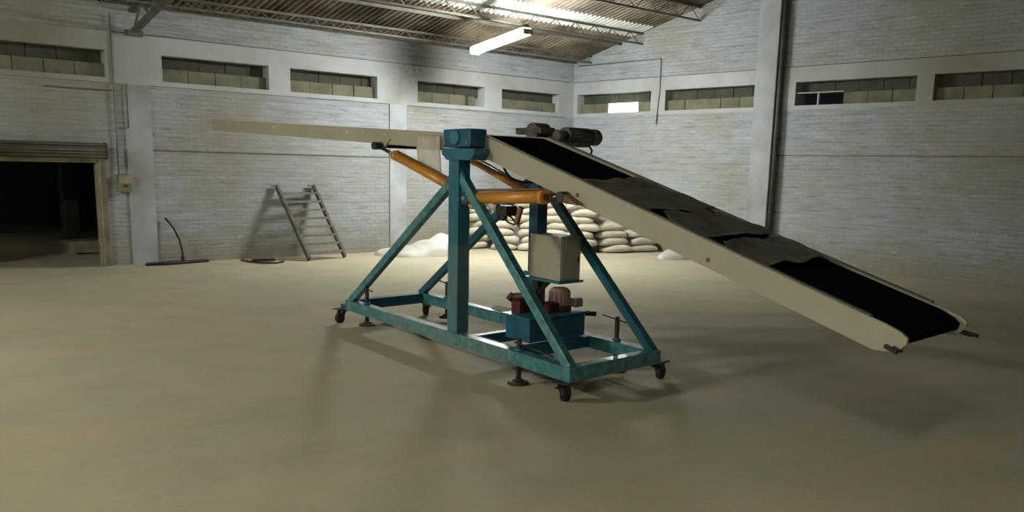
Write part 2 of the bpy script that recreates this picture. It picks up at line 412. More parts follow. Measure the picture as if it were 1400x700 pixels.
# ------------------------------------------------------------------ roller shutter doorway
d = empty('door_1', (3.5, YW, 0)); struct(d)
b = MB()
b.tube((2.1, YW-.13, 1.72), (4.93, YW-.13, 1.72), .115, 20)
for i in range(5): b.tube((2.1, YW-.245+.004*abs(i-2), 1.64+.04*i), (4.92, YW-.245+.004*abs(i-2), 1.64+.04*i), .012, 8)
o = b.build('shutter_roll', M['shutter'], d)
b = MB(); b.tube((4.93, YW-.13, 1.72), (4.97, YW-.13, 1.72), .125, 20); b.build('end_plate', M['steel_dark'], d)
b = MB(); b.box(2.25, 4.86, YW-.10, YW-.06, 1.545, 1.62); b.build('bottom_bar', M['guide'], d)
b = MB(); b.box(4.825, 4.975, YW-.05, YW+.03, 0, 1.60); b.box(4.845, 4.87, YW-.11, YW-.06, 0, 1.60); b.build('guide_rail', M['guide'], d, bevel=.004)
b = MB(); b.box(2.22, 2.32, YW-.07, YW+.0, 0, 1.60); b.build('guide_rail', M['guide'], d, bevel=.004)
# dim things in the room beyond
for (x, y) in ((5.6, 18.5), (6.9, 20.6)):
    b = MB(); b.box(x-.13, x+.13, y-.13, y+.13, 0, 2.7); o = b.build('column', M['dim'], bevel=.01)
    tag(o, 'dim square column in the dark room, %s' % ('nearer to the doorway' if y < 19 else 'farther back'), 'column')
b = MB(); b.box(5.0, 6.3, 16.6, 17.2, .03, .22); b.box(5.0, 5.1, 16.6, 17.2, 0, .03); b.box(6.2, 6.3, 16.6, 17.2, 0, .03)
tag(b.build('low_crate', M['guide'], bevel=.01), 'low pale crate on the floor inside the dark doorway', 'crate')

L4 = V((3.2, 19.0, 2.55))  # unseen lamp, added to lift the dark room
# conduits and electric box
def conduit(pts, r, label, cat='conduit', m='pipe'):
    b = MB(); b.path(pts, r, 8); return tag(b.build('conduit', M[m]), label, cat)
conduit([(5.17, YW-.012, 1.38), (5.17, YW-.012, 2.2), (5.165, YW-.012, 3.7)], .011, 'thin dark conduit rising from the small box beside the doorway')
b = MB()
for x in (5.36,): b.path([(x, YW-.006, 2.07), (x, YW-.006, 2.72)], .008, 6)
b.path([(5.20, YW-.01, 2.07), (5.36, YW-.01, 2.07)], .008, 6)
tag(b.build('conduit', M['pipe']), 'short angled conduit on the pilaster above the small box', 'conduit')
conduit([(XW-.014, 14.5, 3.80), (XW-.014, 13.2, 3.80), (XW-.014, 12.24, 3.80), (XW-.014, 12.235, 3.2), (XW-.014, 12.29, 2.53)], .012, 'thin grey conduit dropping between the two right wall windows near the corner')
t = empty('electric_box', (5.23, YW, 1.25))
b = MB(); b.box(5.13, 5.33, YW-.09, YW, 1.12, 1.38); b.build('body', M['box'], t, bevel=.008)
b = MB(); b.box(5.14, 5.32, YW-.105, YW-.09, 1.24, 1.37); b.build('cover', M['guide'], t, bevel=.004)
b = MB(); b.box(5.20, 5.26, YW-.115, YW-.105, 1.19, 1.22); b.build('switch', M['black'], t)
tag(t, 'small olive electric box on the wall right of the roller doorway', 'electric box')

# ------------------------------------------------------------------ lamps
def lamp(name, c, d, length, label, wires=None, tube='tube'):
    c = V(c); d = V(d).normalized(); t = empty(name, c)
    up = V((0, 0, 1)); side = d.cross(up).normalized(); upv = side.cross(d)
    a, e = c-d*length/2, c+d*length/2
    b = MB(); b.beam(a+upv*.075, e+upv*.075, .20, .03, upv); b.beam(a+upv*.105, e+upv*.105, .08, .035, upv)
    b.build('housing', M['guide'], t, bevel=.004)
    for k in (-1, 1):
        b = MB(); b.tube(a+d*.03+side*.05*k+upv*.02, e-d*.03+side*.05*k+upv*.01, .058, 14); b.build('tube', M[tube], t)
    for p in (a, e):
        b = MB(); b.beam(p-d*.012, p+d*.012, .20, .09, upv); b.build('end_cap', M['guide'], t)
    for p, q in wires or []:
        b = MB(); b.path([p, (V(p)+V(q))/2+V((.02, 0, 0)), q], .006, 6); b.build('wire', M['steel_dark'], t)
    tag(t, label, 'lamp'); return t
LD = V((0, -1, .16)).normalized()
L1 = V((10.84, 12.36, 3.70))
e1 = L1+LD*.55+V((0, 0, .11)); e2 = L1-LD*.6+V((0, 0, .11))
lamp('hanging_lamp', L1, LD, 1.38, 'glowing white tube lamp hanging from the roof on a wire', wires=[
    (e1, (e1.x+.02, e1.y-.35, rz(e1.y-.35)-.02)), (e2, (e2.x, e2.y, rz(e2.y)-.02))])
L3 = V((-4.2, 9.0, 4.5))  # unseen lamp, added to brighten the left side
lamp('hanging_lamp', L3, (0, 1, 0), 1.3, 'added tube lamp for fill light, unseen far left of the viewpoint', tube='tube_fill', wires=[
    (L3+V((0, .5, .11)), (L3.x, L3.y+.5, rz(L3.y+.5)-.02)), (L3+V((0, -.5, .11)), (L3.x, L3.y-.5, rz(L3.y-.5)-.02))])
lamp('fill_lamp', L4, (1, 0, 0), 1.0, 'added weak fill lamp, unseen in the dark room beyond the doorway', tube='tube_fill_faint', wires=[
    (L4+V((.3, 0, .11)), (L4.x+.3, L4.y, 2.72)), (L4+V((-.3, 0, .11)), (L4.x-.3, L4.y, 2.72))])
L2 = V((-1.7, .05, 4.2))
lamp('hanging_lamp', L2, (1, .1, 0), 1.3, 'glowing tube lamp hanging behind the viewpoint', tube='tube2', wires=[
    (L2+V((.5, .05, .11)), (L2.x+.5, L2.y+.05, rz(L2.y)-.02)), (L2+V((-.5, -.05, .11)), (L2.x-.5, L2.y-.05, rz(L2.y)-.02))])

# ------------------------------------------------------------------ the mobile conveyor
mc = empty('mobile_conveyor', (CEN.x, CEN.y, 0))
tag(mc, 'wheeled teal steel stand carrying a long cream framed black belt conveyor', 'conveyor')
RW = .10                                           # rail tube size
ZB, ZT = .15, .255
for wc in (-.48, .48):
    b = MB(); b.sbox(-1.87, 1.87, wc-RW/2, wc+RW/2, ZB, ZT); b.build('side_rail', M['teal_wrapped'], mc, bevel=.006)
for u0 in (-1.87, 1.77):
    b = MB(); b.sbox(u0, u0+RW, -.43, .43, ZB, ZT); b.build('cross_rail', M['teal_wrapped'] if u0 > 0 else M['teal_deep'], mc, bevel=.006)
for u0 in (.42, 1.02):
    b = MB(); b.sbox(u0, u0+.08, -.43, .43, ZB+.01, ZT-.005); b.build('cross_rail', M['teal_deep'], mc, bevel=.006)
# posts
b = MB(); b.sbox(.19, .345, -.53, -.40, ZT, 1.67); b.build('post', M['teal'], mc, bevel=.006)
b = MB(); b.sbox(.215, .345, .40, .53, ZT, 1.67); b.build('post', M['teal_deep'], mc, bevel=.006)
# diagonal braces
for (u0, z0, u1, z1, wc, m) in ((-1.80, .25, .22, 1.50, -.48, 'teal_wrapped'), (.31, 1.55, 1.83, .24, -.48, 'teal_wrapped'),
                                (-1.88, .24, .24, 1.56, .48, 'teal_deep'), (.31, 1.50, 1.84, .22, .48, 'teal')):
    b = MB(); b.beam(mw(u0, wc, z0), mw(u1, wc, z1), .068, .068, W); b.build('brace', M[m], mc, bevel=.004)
# gussets
for wc in (-.48, .48):
    for sgn in (-1, 1):
        b = MB(); u0 = .27+.07*sgn
        b.prism([(u0, 1.60), (u0+.10*sgn, 1.48), (u0, 1.32)], wc-.02, wc+.02); b.build('gusset', M['teal'], mc)
# pivot housings on post tops
for sgn in (-1, 1):
    a, c = sorted((.38*sgn, .56*sgn))
    b = MB(); b.prism([(.12, 1.745), (.12, 1.70), (.20, 1.655), (.56, 1.655), (.62, 1.70), (.62, 1.745)], a, c)
    s1 = b.build('saddle', M['teal'], mc, bevel=.005)
    b = MB(); b.sbox(.14, .56, a+.0, c, 1.755, 1.895 if sgn < 0 else 1.84); h = b.build('bearing_housing', M['teal_deep'], mc, bevel=.012)
    b = MB(); b.tube(mw(.35, .56*sgn, 1.83), mw(.35, .585*sgn, 1.83), .055, 20); b.build('shaft_cap', M['teal'], h)
    for du in (.18, .52):
        b = MB(); b.tube(mw(du, .56*sgn, 1.79), mw(du, .572*sgn, 1.79), .016, 8); b.build('bolt', M['steel'], h)
# conveyor side panels
def ztop(u): return 1.882-.0452*(u) if u < .3 else (1.868-(u-.3)*.012/.2 if u < .5 else 1.858-.262*(u-.5))
def zbot(u): return 1.743-.0443*u if u < .3 else 1.72-.245*(u-.36)-.0 if u > .36 else 1.728
for sgn in (-1, 1):
    a, c = sorted((.38*sgn, .40*sgn))
    b = MB(); b.prism([(-6.57, 2.033), (.30, 1.73), (.36, 1.725), (.36, 1.868), (.30, 1.868), (-6.57, 2.180)], a, c)
    p1 = b.build('side_panel', M['cream'], mc); tag(p1, 'long outfeed side panel')
    nose = [(4.13, .768), (4.225, .772), (4.275, .79), (4.305, .822), (4.308, .85), (4.27, .876), (4.18, .905), (4.10, .925)]
    b = MB(); b.prism([(.36, 1.722)]+nose+[(.5, 1.858), (.36, 1.868)], a, c)
    p2 = b.build('side_panel', M['cream'], mc); tag(p2, 'sloping infeed side panel')
    # folded lip along the top edge
    b = MB(); a2, c2 = sorted((.372*sgn, .405*sgn)); b.prism([(.5, 1.858), (4.10, .925), (4.10, .935), (.5, 1.868)], a2, c2); b.build('lip', M['steel'], p2)
    for uu in (-4.1, -2.0, -1.62, -1.15) if sgn < 0 else ():
        b = MB(); b.tube(mw(uu, -.40, (ztop(uu)+zbot(uu))/2+.02), mw(uu, -.412, (ztop(uu)+zbot(uu))/2+.02), .016, 10); b.build('bolt', M['sheet'], p1)  # arm bolts in white: their glints painted into the colour
    for uu in (.62, 1.75, 3.0) if sgn < 0 else ():
        b = MB(); b.tube(mw(uu, -.40, ztop(uu)-.10), mw(uu, -.408, ztop(uu)-.10), .014, 10); b.build('bolt', M['steel_dark'], p2)
# cross members and pan under the belt
for uu in (-6.2, -5, -4, -3, -2.2):
    b = MB(); b.tube(mw(uu, -.38, zbot(uu)+.03), mw(uu, .38, zbot(uu)+.03), .02, 10); b.build('cross_member', M['cream'], mc)
b = MB(); b.prism([(-6.5, 2.075), (.33, 1.765), (.36, 1.765), (4.1, .835), (4.1, .845), (.36, 1.775), (.33, 1.775), (-6.5, 2.085)], -.38, .38)
b.build('belt_pan', M['cream'], mc)
# belt: upper run, nose wraps, lower run
th = .012
up = [(-6.5, 2.160), (.32, 1.860), (.44, 1.854), (4.16, .902), (4.24, .868), (4.275, .84), (4.262, .805), (4.20, .79), (4.1, .80), (.38, 1.738), (.30, 1.742), (-6.4, 2.04), (-6.52, 2.06), (-6.56, 2.10), (-6.54, 2.145)]
inn = []
n = len(up)
cu = [V((p[0], 0, p[1])) for p in up]
for i in range(n):
    d = (cu[(i+1) % n]-cu[i-1]).normalized(); nn = V((-d.z, 0, d.x)); q = cu[i]-nn*-th if False else cu[i]+V((d.z, 0, -d.x))*th
    inn.append((q.x, q.z))
b = MB()
for i in range(n):
    j = (i+1) % n
    o1, o2, i1, i2 = up[i], up[j], inn[i], inn[j]
    b.hexa([mw(i1[0], -.368, i1[1]), mw(i1[0], .368, i1[1]), mw(i2[0], .368, i2[1]), mw(i2[0], -.368, i2[1]),
            mw(o1[0], -.368, o1[1]), mw(o1[0], .368, o1[1]), mw(o2[0], .368, o2[1]), mw(o2[0], -.368, o2[1])])
b.build('belt', M['belt'], mc)
# tail pulley and take up screws
b = MB(); b.tube(mw(4.20, -.37, .838), mw(4.20, .37, .838), .042, 20); pl = b.build('tail_pulley', M['black'], mc)
for sgn in (-1, 1):
    b = MB(); b.beam(mw(4.20, .41*sgn, .80), mw(4.27 if sgn < 0 else 4.33, .415*sgn, .78), .02, .018); b.tube(mw(4.24, .395*sgn, .80), mw(4.285 if sgn < 0 else 4.37, .395*sgn, .785), .010, 8)
    b.build('take_up_screw', M['black'], mc)
b = MB(); b.tube(mw(-6.49, -.37, 2.10), mw(-6.49, .37, 2.10), .042, 20); b.build('head_pulley', M['black'], mc)
# lugs and cross shaft under the outfeed arm
for sgn in (-1, 1):
    b = MB(); b.prism([(-1.36, zbot(-1.3)+.05), (-1.05, zbot(-1.1)+.05), (-1.16, 1.775), (-1.26, 1.765)], .40*sgn-.015, .40*sgn+.015); b.build('lug', M['cream'], mc)
b = MB(); b.tube(mw(-1.21, -.50, 1.778), mw(-1.21, .50, 1.778), .018, 12); b.build('cross_shaft', M['black'], mc)
for sgn in (-1, 1):
    b = MB(); b.tube(mw(-1.21, .43*sgn, 1.778), mw(-1.21, .52*sgn, 1.778), .035, 14); b.build('shaft_collar', M['black'], mc)
# hydraulic cylinders
def cyl(p, q, frac, r, label=None, rod_r=.4):
    p, q = V(p), V(q); k = p.lerp(q, frac)
    b = MB(); b.tube(q, k, r, 18); d = (k-q).normalized()
    b.tube(k-d*.05, k+d*.02, r*1.12, 18); b.tube(q, q+d*.04, r*1.12, 18)
    o = b.build('hydraulic_cylinder', M['orange'], mc)
    b = MB(); b.tube(k, p, r*rod_r, 12); b.build('rod', M['chrome'], o)
    x = (q-p).normalized()
    b = MB(); b.tube(p-V((W.x, W.y, 0))*.035, p+V((W.x, W.y, 0))*.035, r*.8, 14); b.build('clevis', M['black'], o)
    b = MB(); b.path([k-d*.03+V((0, 0, r*1.2)), q+d*.10+V((0, 0, r*1.35)), q+d*.03+V((0, 0, r))], .010, 8); b.build('oil_pipe', M['brown_metal'], o)
    return o
cyl(mw(-1.21, -.47, 1.778), mw(.19, -.47, 1.435), .26, .040)
cyl(mw(-1.21, .47, 1.778), mw(.22, .47, 1.36), .26, .036)
for sgn in (-1, 1):
    o = cyl(mw(1.64, .45*sgn, 1.415), mw(.36, .45*sgn, 1.355), .17, .046, rod_r=.55)
    b = MB(); b.prism([(1.58, 1.43), (1.61, 1.38), (1.70, 1.37), (1.82, 1.365), (1.82, 1.375), (1.72, 1.415), (1.64, 1.445)], .44*sgn-.035, .44*sgn+.035)
    b.build('cylinder_bracket', M['brown_metal'], mc, bevel=.004)
    b = MB(); b.prism([(.33, 1.30), (.43, 1.32), (.43, 1.39), (.33, 1.41)], .45*sgn-.05, .45*sgn+.05); b.build('mount_plate', M['teal_deep'], mc)
# valve block hung under the near cylinder, hoses, spanner-like link
t_v = MB(); t_v.sbox(.80, .95, -.46, -.34, 1.245, 1.32); t_v.tube(mw(.87, -.42, 1.21), mw(.87, -.42, 1.25), .03, 10)
t_v.build('valve_block', M['black'], mc, bevel=.008)
for uu in (.75, .42):
    b = MB(); b.ball(mw(uu, -.42, 1.31), (.045, .04, .04)); b.build('film_knot', M['sheet'], mc)
b = MB(); b.beam(mw(1.10, -.42, 1.32), mw(1.04, -.42, 1.19), .035, .03, W); b.build('hanging_link', M['brown_metal'], mc, bevel=.004)
b = MB(); b.path([mw(.86, -.42, 1.24), mw(.92, -.42, 1.20), mw(1.0, -.42, 1.185), mw(1.03, -.42, 1.19)], .008, 8)
b.path([mw(.84, -.40, 1.26), mw(.95, -.40, 1.235), mw(1.03, -.42, 1.20)], .008, 8); b.build('hose', M['rubber'], mc)
b = MB(); b.path([mw(.22, 0, 1.72), mw(.27, 0, 1.647), mw(.36, 0, 1.56), mw(.44, 0, 1.512), mw(.54, .05, 1.49), mw(.60, .10, 1.49), mw(.55, .40, 1.49)], .010, 8)
b.build('hose', M['rubber'], mc)
# drive on the far side
b = MB(); b.sbox(-.05, .34, .42, .60, 1.90, 1.955); b.tube(mw(.20, .42, 1.92), mw(.20, .60, 1.92), .075, 20); b.tube(mw(.28, .60, 1.89), mw(.42, .66, 1.88), .055, 14)
gb = b.build('gearbox', M['motor'], mc, bevel=.006)
b = MB(); A0 = mw(.46, .56, 1.885); A1 = mw(.46, 1.05, 1.885); dd = (A1-A0).normalized()
b.tube(A0-dd*.05, A0+dd*.06, .045, 18); b.tube(A0+dd*.06, A0+dd*.09, .075, 22); b.tube(A0+dd*.09, A1-dd*.10, .066, 22)
b.tube(A1-dd*.10, A1-dd*.01, .072, 22); b.tube(A1-dd*.01, A1+dd*.01, .060, 22)
for k in range(14):
    t = 2*math.pi*k/14; r = V((0, 0, 1))*math.cos(t)+dd.cross(V((0, 0, 1)))*math.sin(t)
    b.beam(A0+dd*.11+r*.068, A1-dd*.12+r*.068, .006, .014, r)
mo = b.build('drive_motor', M['motor'], mc)
b = MB(); b.sbox(.42, .55, .62, .86, 1.795, 1.83); b.build('motor_foot', M['motor'], mo, bevel=.004)
b = MB(); b.path([mw(.5, .80, 1.815), mw(.54, .87, 1.81), mw(.55, .90, 1.77), mw(.55, .88, 1.70), mw(.50, .70, 1.66)], .010, 8); b.build('cable', M['rubber'], mo)
# control cabinet on its shelf
b = MB(); b.sbox(.55, .985, .14, .385, .712, 1.068)
cb = b.build('control_cabinet', M['cream'], mc, bevel=.005)
b = MB(); b.sbox(.985, .992, .155, .370, .73, 1.05); b.build('cabinet_door', M['cream'], cb, bevel=.003)
b = MB(); b.sbox(.992, 1.0, .34, .355, .86, .90); b.build('latch', M['black'], cb)
b = MB(); b.sbox(.50, 1.01, .11, .41, .692, .710); b.sbox(.20, .52, .36, .40, .66, .71); sh = b.build('cabinet_shelf', M['teal'], mc, bevel=.003)
b = MB(); b.beam(mw(.34, .40, .50), mw(.62, .38, .69), .03, .04, W); b.sbox(.345, .42, .36, .42, .55, .66); b.build('shelf_bracket', M['black'], mc)
b = MB(); b.path([mw(.60, .25, .69), mw(.62, .20, .60), mw(.68, .05, .52), mw(.75, -.05, .52)], .012, 8); b.build('cable', M['rubber'], mc)
# hydraulic power unit
TP = dict(u0=.72, u1=1.06, w0=-.26, w1=.40)
b = MB(); b.sbox(TP['u0'], TP['u1'], TP['w0'], TP['w1'], .262, .445)
tk = b.build('hydraulic_tank', M['teal_deep'], mc, bevel=.008)
b = MB(); b.sbox(TP['u0']-.03, TP['u1']+.03, TP['w0']-.03, TP['w1']+.03, .445, .462); b.build('lid', M['teal'], tk, bevel=.003)
c = mw(.90, .22, 0)
b = MB(); b.tube((c.x, c.y, .50), (c.x, c.y, .63), .082, 22); b.tube((c.x, c.y, .63), (c.x, c.y, .648), .082, 22, .06)
for k in range(16):
    t = 2*math.pi*k/16; r = V((math.cos(t), math.sin(t), 0)); b.beam(V((c.x, c.y, .51))+r*.084, V((c.x, c.y, .62))+r*.084, .006, .012, r)
b.build('pump_motor', M['motor_pink'], tk)
b = MB(); b.tube((c.x, c.y, .462), (c.x, c.y, .50), .10, 20); b.sbox(.86, .98, .02, .14, .462, .54); b.build('motor_flange', M['red'], tk, bevel=.004)
b = MB(); b.sbox(.95, 1.03, .30, .40, .49, .565); b.build('terminal_box', M['motor_pink'], tk, bevel=.012)
b = MB(); b.sbox(.72, .84, -.20, -.06, .462, .56); b.tube(mw(.70, -.16, .575), mw(.86, -.10, .60), .035, 12); b.tube(mw(.68, -.20, .55), mw(.70, -.16, .60), .03, 10)
b.build('valve_manifold', M['red'], tk, bevel=.006)
b = MB(); b.sbox(.76, .84, -.05, .06, .462, .60); b.build('valve_coil', M['black'], tk, bevel=.006)
b = MB(); b.tube(mw(1.02, .44, .43), mw(1.10, .50, .43), .02, 10); b.build('drain_plug', M['black'], tk)
b = MB()
for k in range(3):
    b.path([mw(.72, -.12+.03*k, .54-.02*k), mw(.62, .15, .44), mw(.52, .36+.02*k, .33), mw(.30, .44+.03*k, .285+.02*k), mw(.0, .43+.03*k, .275+.015*k), mw(-.42, .46+.02*k, .272+.01*k)], .012, 8)
b.build('hose', M['guide'], mc)
# screw jacks
for (u, w, zf, zt, hd) in ((-1.45, -.48, .06, .43, -1), (1.19, -.48, .015, .35, 1), (1.39, .48, .02, .45, -1), (-1.33, .48, .06, .43, -1)):
    c = mw(u, w, 0)
    b = MB(); b.tube((c.x, c.y, zf), (c.x, c.y, zt), .019, 12)
    for k in range(int((zt-zf)/.018)): b.tube((c.x, c.y, zf+.018*k), (c.x, c.y, zf+.018*k+.006), .0215, 10)
    o = b.build('screw_jack', M['rust'], mc)
    b = MB(); b.tube((c.x, c.y, zf-.012), (c.x, c.y, zf+.008), .085, 24, .075); b.tube((c.x, c.y, zf+.008), (c.x, c.y, zf+.03), .05, 16, .025); b.build('foot_pad', M['rust'], o)
    b = MB()
    zz = zt-.025 if u != 1.19 else zt-.055
    b.tube(mw(u-.17 if hd < 0 else u-.05, w-.01, zz+.02), mw(u+(.10 if hd < 0 else .42), w+.01, zz-.01), .007, 8)
    b.build('handle', M['black'], o)
    b = MB(); b.tube((c.x, c.y, ZT-.004), (c.x, c.y, ZT+.02), .034, 16); b.build('nut', M['teal'], o)
# clear packing film wound round the near post and near rail
b = MB(); b.sbox(.184, .351, -.536, -.394, .27, .98); b.build('packing_film', M['cling'], mc, bevel=.01)
b = MB(); b.sbox(-.9, 1.10, -.536, -.424, .144, .261); b.build('packing_film', M['cling'], mc)
# castors
for (u, w, ang) in ((-1.98, -.52, 3.45), (-1.80, .50, 1.2), (1.80, -.52, .35), (1.80, .60, .25)):
    c = mw(u, w, 0); fx = V((math.cos(ang), math.sin(ang), 0)); fy = V((-fx.y, fx.x, 0)); wc = c+fx*.03+V((0, 0, .055))
    b = MB(); b.beam(c-fx*.07+V((0, 0, .146)), c+fx*.07+V((0, 0, .146)), .12, .01); b.tube(c+V((0, 0, .125)), c+V((0, 0, .142)), .04, 16)
    for s_ in (-1, 1):
        p = c+fy*.030*s_
        b.poly([p+fx*-.035+V((0, 0, .128)), p+fx*.035+V((0, 0, .128)), p+fx*.045+V((0, 0, .05)), p+fx*.012+V((0, 0, .05))], fy*.005)
    b.beam(c+fx*-.10+V((0, 0, .118)), c+fx*-.03+V((0, 0, .118)), .05, .008)
    o = b.build('castor', M['black'], mc)
    b = MB(); b.tube(wc-fy*.020, wc+fy*.020, .054, 24); b.tube(wc-fy*.026, wc+fy*.026, .035, 16); b.build('wheel', M['rubber'], o)
b = MB(); b.sbox(-1.99, -1.86, -.53, -.43, .15, .20); b.build('castor_bracket', M['teal_deep'], mc, bevel=.004)
b = MB(); b.sbox(1.72, 1.87, .53, .64, .148, .16); b.build('castor_bracket', M['teal_deep'], mc)

# plastic film over the belt and hanging from the frame
def belt_film(u0, u1, label, seed, lift):
    b = MB(); nu, nw = 40, 30; vs = []
    for i in range(nu+1):
        for j in range(nw+1):
            s_ = i/nu; t_ = j/nw; u = u0+(u1-u0)*s_+(.10*(1-t_)*(1-s_) if u0 > 1.9 else 0)+.015*(noise.noise(V((seed, t_*3, 1))))-.10*t_*(u0 < 1.9 and s_ < .5)*(1-s_*2); w = -.395+.79*t_
            z = 1.855-.2557*(u-.42)+.022
            z += .020*noise.noise(V((u*4, w*5, seed)))+.010*noise.noise(V((u*11, w*9, seed)))
            edge = max(0, 1-s_*7)+max(0, (s_-.86)*7)*.4
            z += lift*edge*(1-t_)*.9
            z = max(z, 1.855-.2555*(u-.42)+.006)
            vs.append(mw(u, w, z))
    b.add(vs, [(i*(nw+1)+j, i*(nw+1)+j+1, (i+1)*(nw+1)+j+1, (i+1)*(nw+1)+j) for i in range(nu) for j in range(nw)], True)
    o = b.build('plastic_film', M['film'])
    m = o.modifiers.new('t', 'SOLIDIFY'); m.thickness = .002*S
    tag(o, label, 'plastic film', 'films lying on the conveyor belt'); return o
belt_film(1.80, 2.44, 'dusty wrinkled film on the sloping belt, uppermost of the three', 1.3, .02)
belt_film(2.50, 2.96, 'dusty wrinkled film on the sloping belt, middle one of three', 4.1, .04)
belt_film(3.00, 3.42, 'dusty wrinkled film on the sloping belt, lowest of the three', 7.7, .03)
def hang(prof, w, name, mat, label, seed):
    """curtain between top and bottom curves; prof = list of (u_top, z_top, u_bot, z_bot)"""
    b = MB(); nv = 18; vs = []; n = len(prof)
    for i, (ut, zt, ub, zb) in enumerate(prof):
        for j in range(nv+1):
            t_ = j/nv; u = ut+(ub-ut)*t_; z = zt+(zb-zt)*t_
            ww = w-.025*abs(math.sin(i*1.3+seed))*min(1, t_*3)+.02*noise.noise(V((u*9, z*4, seed)))
            vs.append(mw(u, ww, z))
    b.add(vs, [(i*(nv+1)+j, i*(nv+1)+j+1, (i+1)*(nv+1)+j+1, (i+1)*(nv+1)+j) for i in range(n-1) for j in range(nv)], True)
    o = b.build(name, mat); m = o.modifiers.new('t', 'SOLIDIFY'); m.thickness = .003*S
    tag(o, label, 'plastic film'); return o
hang([(-.52+.045*i, 1.86, -.47+.045*i, 1.60-.018*i) for i in range(10)], -.425, 'plastic_sheet', M['wrap'], 'pale pinkish plastic sheet hanging from the arm left of the near post', .4)

# ------------------------------------------------------------------ ladder
t = empty('ladder', (8.3, 13.9, 0))
La, Lb = V((7.92, 13.76, 0)), V((7.79, YW-.03, 1.215)); Ra, Rb = V((8.70, 13.90, 0)), V((8.50, YW-.03, 1.225))
for a, c in ((La, Lb), (Ra, Rb)):
    b = MB(); b.beam(a+(c-a)*.02, c, .045, .10, V((0, 1, .5))); r_ = b.build('rail', M['wood'], t, bevel=.004)
    b = MB(); b.beam(c+V((-.10, 0, .0)), c+V((.02, 0, 0)), .03, .02); b.build('hook', M['wood'], r_)
for k in range(8):
    s_ = .105+.113*k; a = La.lerp(Lb, s_); c = Ra.lerp(Rb, s_)
    b = MB(); b.hexa([a+V((0, -.05, -.017)), c+V((0, -.05, -.017)), c+V((0, .055, -.017)), a+V((0, .055, -.017)), a+V((0, -.05, .017)), c+V((0, -.05, .017)), c+V((0, .055, .017)), a+V((0, .055, .017))]); b.build('rung', M['rung'], t, bevel=.003)
tag(t, 'weathered wooden ladder with eight rungs leaning on the left wall', 'ladder')

# ------------------------------------------------------------------ scraper, scrap strap
t = empty('floor_scraper', (5.93, 14.45, 0))
b = MB(); b.poly([(5.38, 14.30, .005), (5.70, 14.25, .005), (6.45, 14.42, .005), (6.47, 14.55, .005), (5.95, 14.56, .005), (5.42, 14.42, .005)], (0, 0, .035)); b.build('blade', M['black'], t, bevel=.006)
b = MB(); b.path([(6.02, 14.42, .03), (6.03, 14.46, .2), (6.01, 14.51, .38), (5.95, 14.56, .55), (5.88, 14.60, .66), (5.84, 14.61, .71)], .017, 10)
b.tube((6.02, 14.42, .02), (6.03, 14.45, .10), .028, 10); b.build('handle', M['black'], t)
tag(t, 'flat black scraper with curved upright handle against the left wall', 'scraper')
b = MB(); b.path([(6.95, 14.30, .02), (6.95, 13.95, .02), (7.02, 13.70, .02), (7.2, 13.62, .02), (7.42, 13.75, .02)], .016, 8)
b.path([(7.0, 14.0, .03), (7.15, 13.95, .05), (7.35, 14.0, .05), (7.42, 14.05, .02)], .022, 8); b.beam((7.03, 14.08, .03), (7.36, 14.02, .03), .10, .03)
tag(b.build('metal_strap', M['black']), 'bent dark metal strap lying on the floor left of the ladder', 'scrap metal')

# ------------------------------------------------------------------ sacks and sheets
def sack_mesh(name, L, Wd, Hh, seed, ears=True):
    bm = bmesh.new(); nu, nv = 28, 20; vs = []
    for j in range(nv+1):
        th_ = math.pi*j/nv
        row = []
        for i in range(nu):
            a = 2*math.pi*i/nu
            sx, sy_ = math.cos(a), math.sin(a)
            # cross section lies in y-z, long axis x
            ct = math.cos(th_); st = math.sin(th_)
            x = math.copysign(abs(ct)**.7, ct); r = abs(st)**.62
            y = math.copysign(abs(sx)**.8, sx)*r; z = math.copysign(abs(sy_)**.85, sy_)*r
            z *= 1-.12*(abs(x)**3)
            p = V((x*L/2, y*Wd/2, z*Hh/2))
            nn = noise.noise(V((p.x*5+seed, p.y*5, p.z*6)))*.030+noise.noise(V((p.x*14+seed, p.y*14, p.z*10)))*.006
            if p.z > 0: p.z -= .014*math.cos(p.y/Wd*9+seed)*r
            p.z -= (.018+.008*math.sin(seed))*(2*x*x-.6)
            p += p.normalized()*nn
            p.z = max(p.z, -Hh/2*.94)
            row.append(bm.verts.new(p*S))
        vs.append(row)
    for j in range(nv):
        for i in range(nu):
            bm.faces.new((vs[j][i], vs[j+1][i], vs[j+1][(i+1) % nu], vs[j][(i+1) % nu]))
    bmesh.ops.remove_doubles(bm, verts=bm.verts, dist=1e-4)
    bmesh.ops.recalc_face_normals(bm, faces=bm.faces)
    me = bpy.data.meshes.new(name); bm.to_mesh(me); bm.free()
    for p in me.polygons: p.use_smooth = True
    me.materials.append(M['sack']); return me
meshes = [sack_mesh('sack', .62, .42, .162, 3.1*k) for k in range(7)]
protos = []
def place_sack(x, y, z, rot, label, group, sc=(1, 1, 1), tilt=0):
    o = bpy.data.objects.new('sack', random.choice(meshes)); col.objects.link(o)
    o.location = V((x, y, z))*S; o.rotation_euler = (tilt, random.uniform(-.03, .03), rot); o.scale = sc
    o['label'] = label; o['category'] = 'sack'; o['group'] = group; return o
ordn = ['bottom', 'second', 'third', 'fourth', 'fifth', 'sixth', 'seventh']
HS = .140
back = V((.66, .75, 0)); right = V((.75, -.66, 0)); ang = math.atan2(-.66, .75)
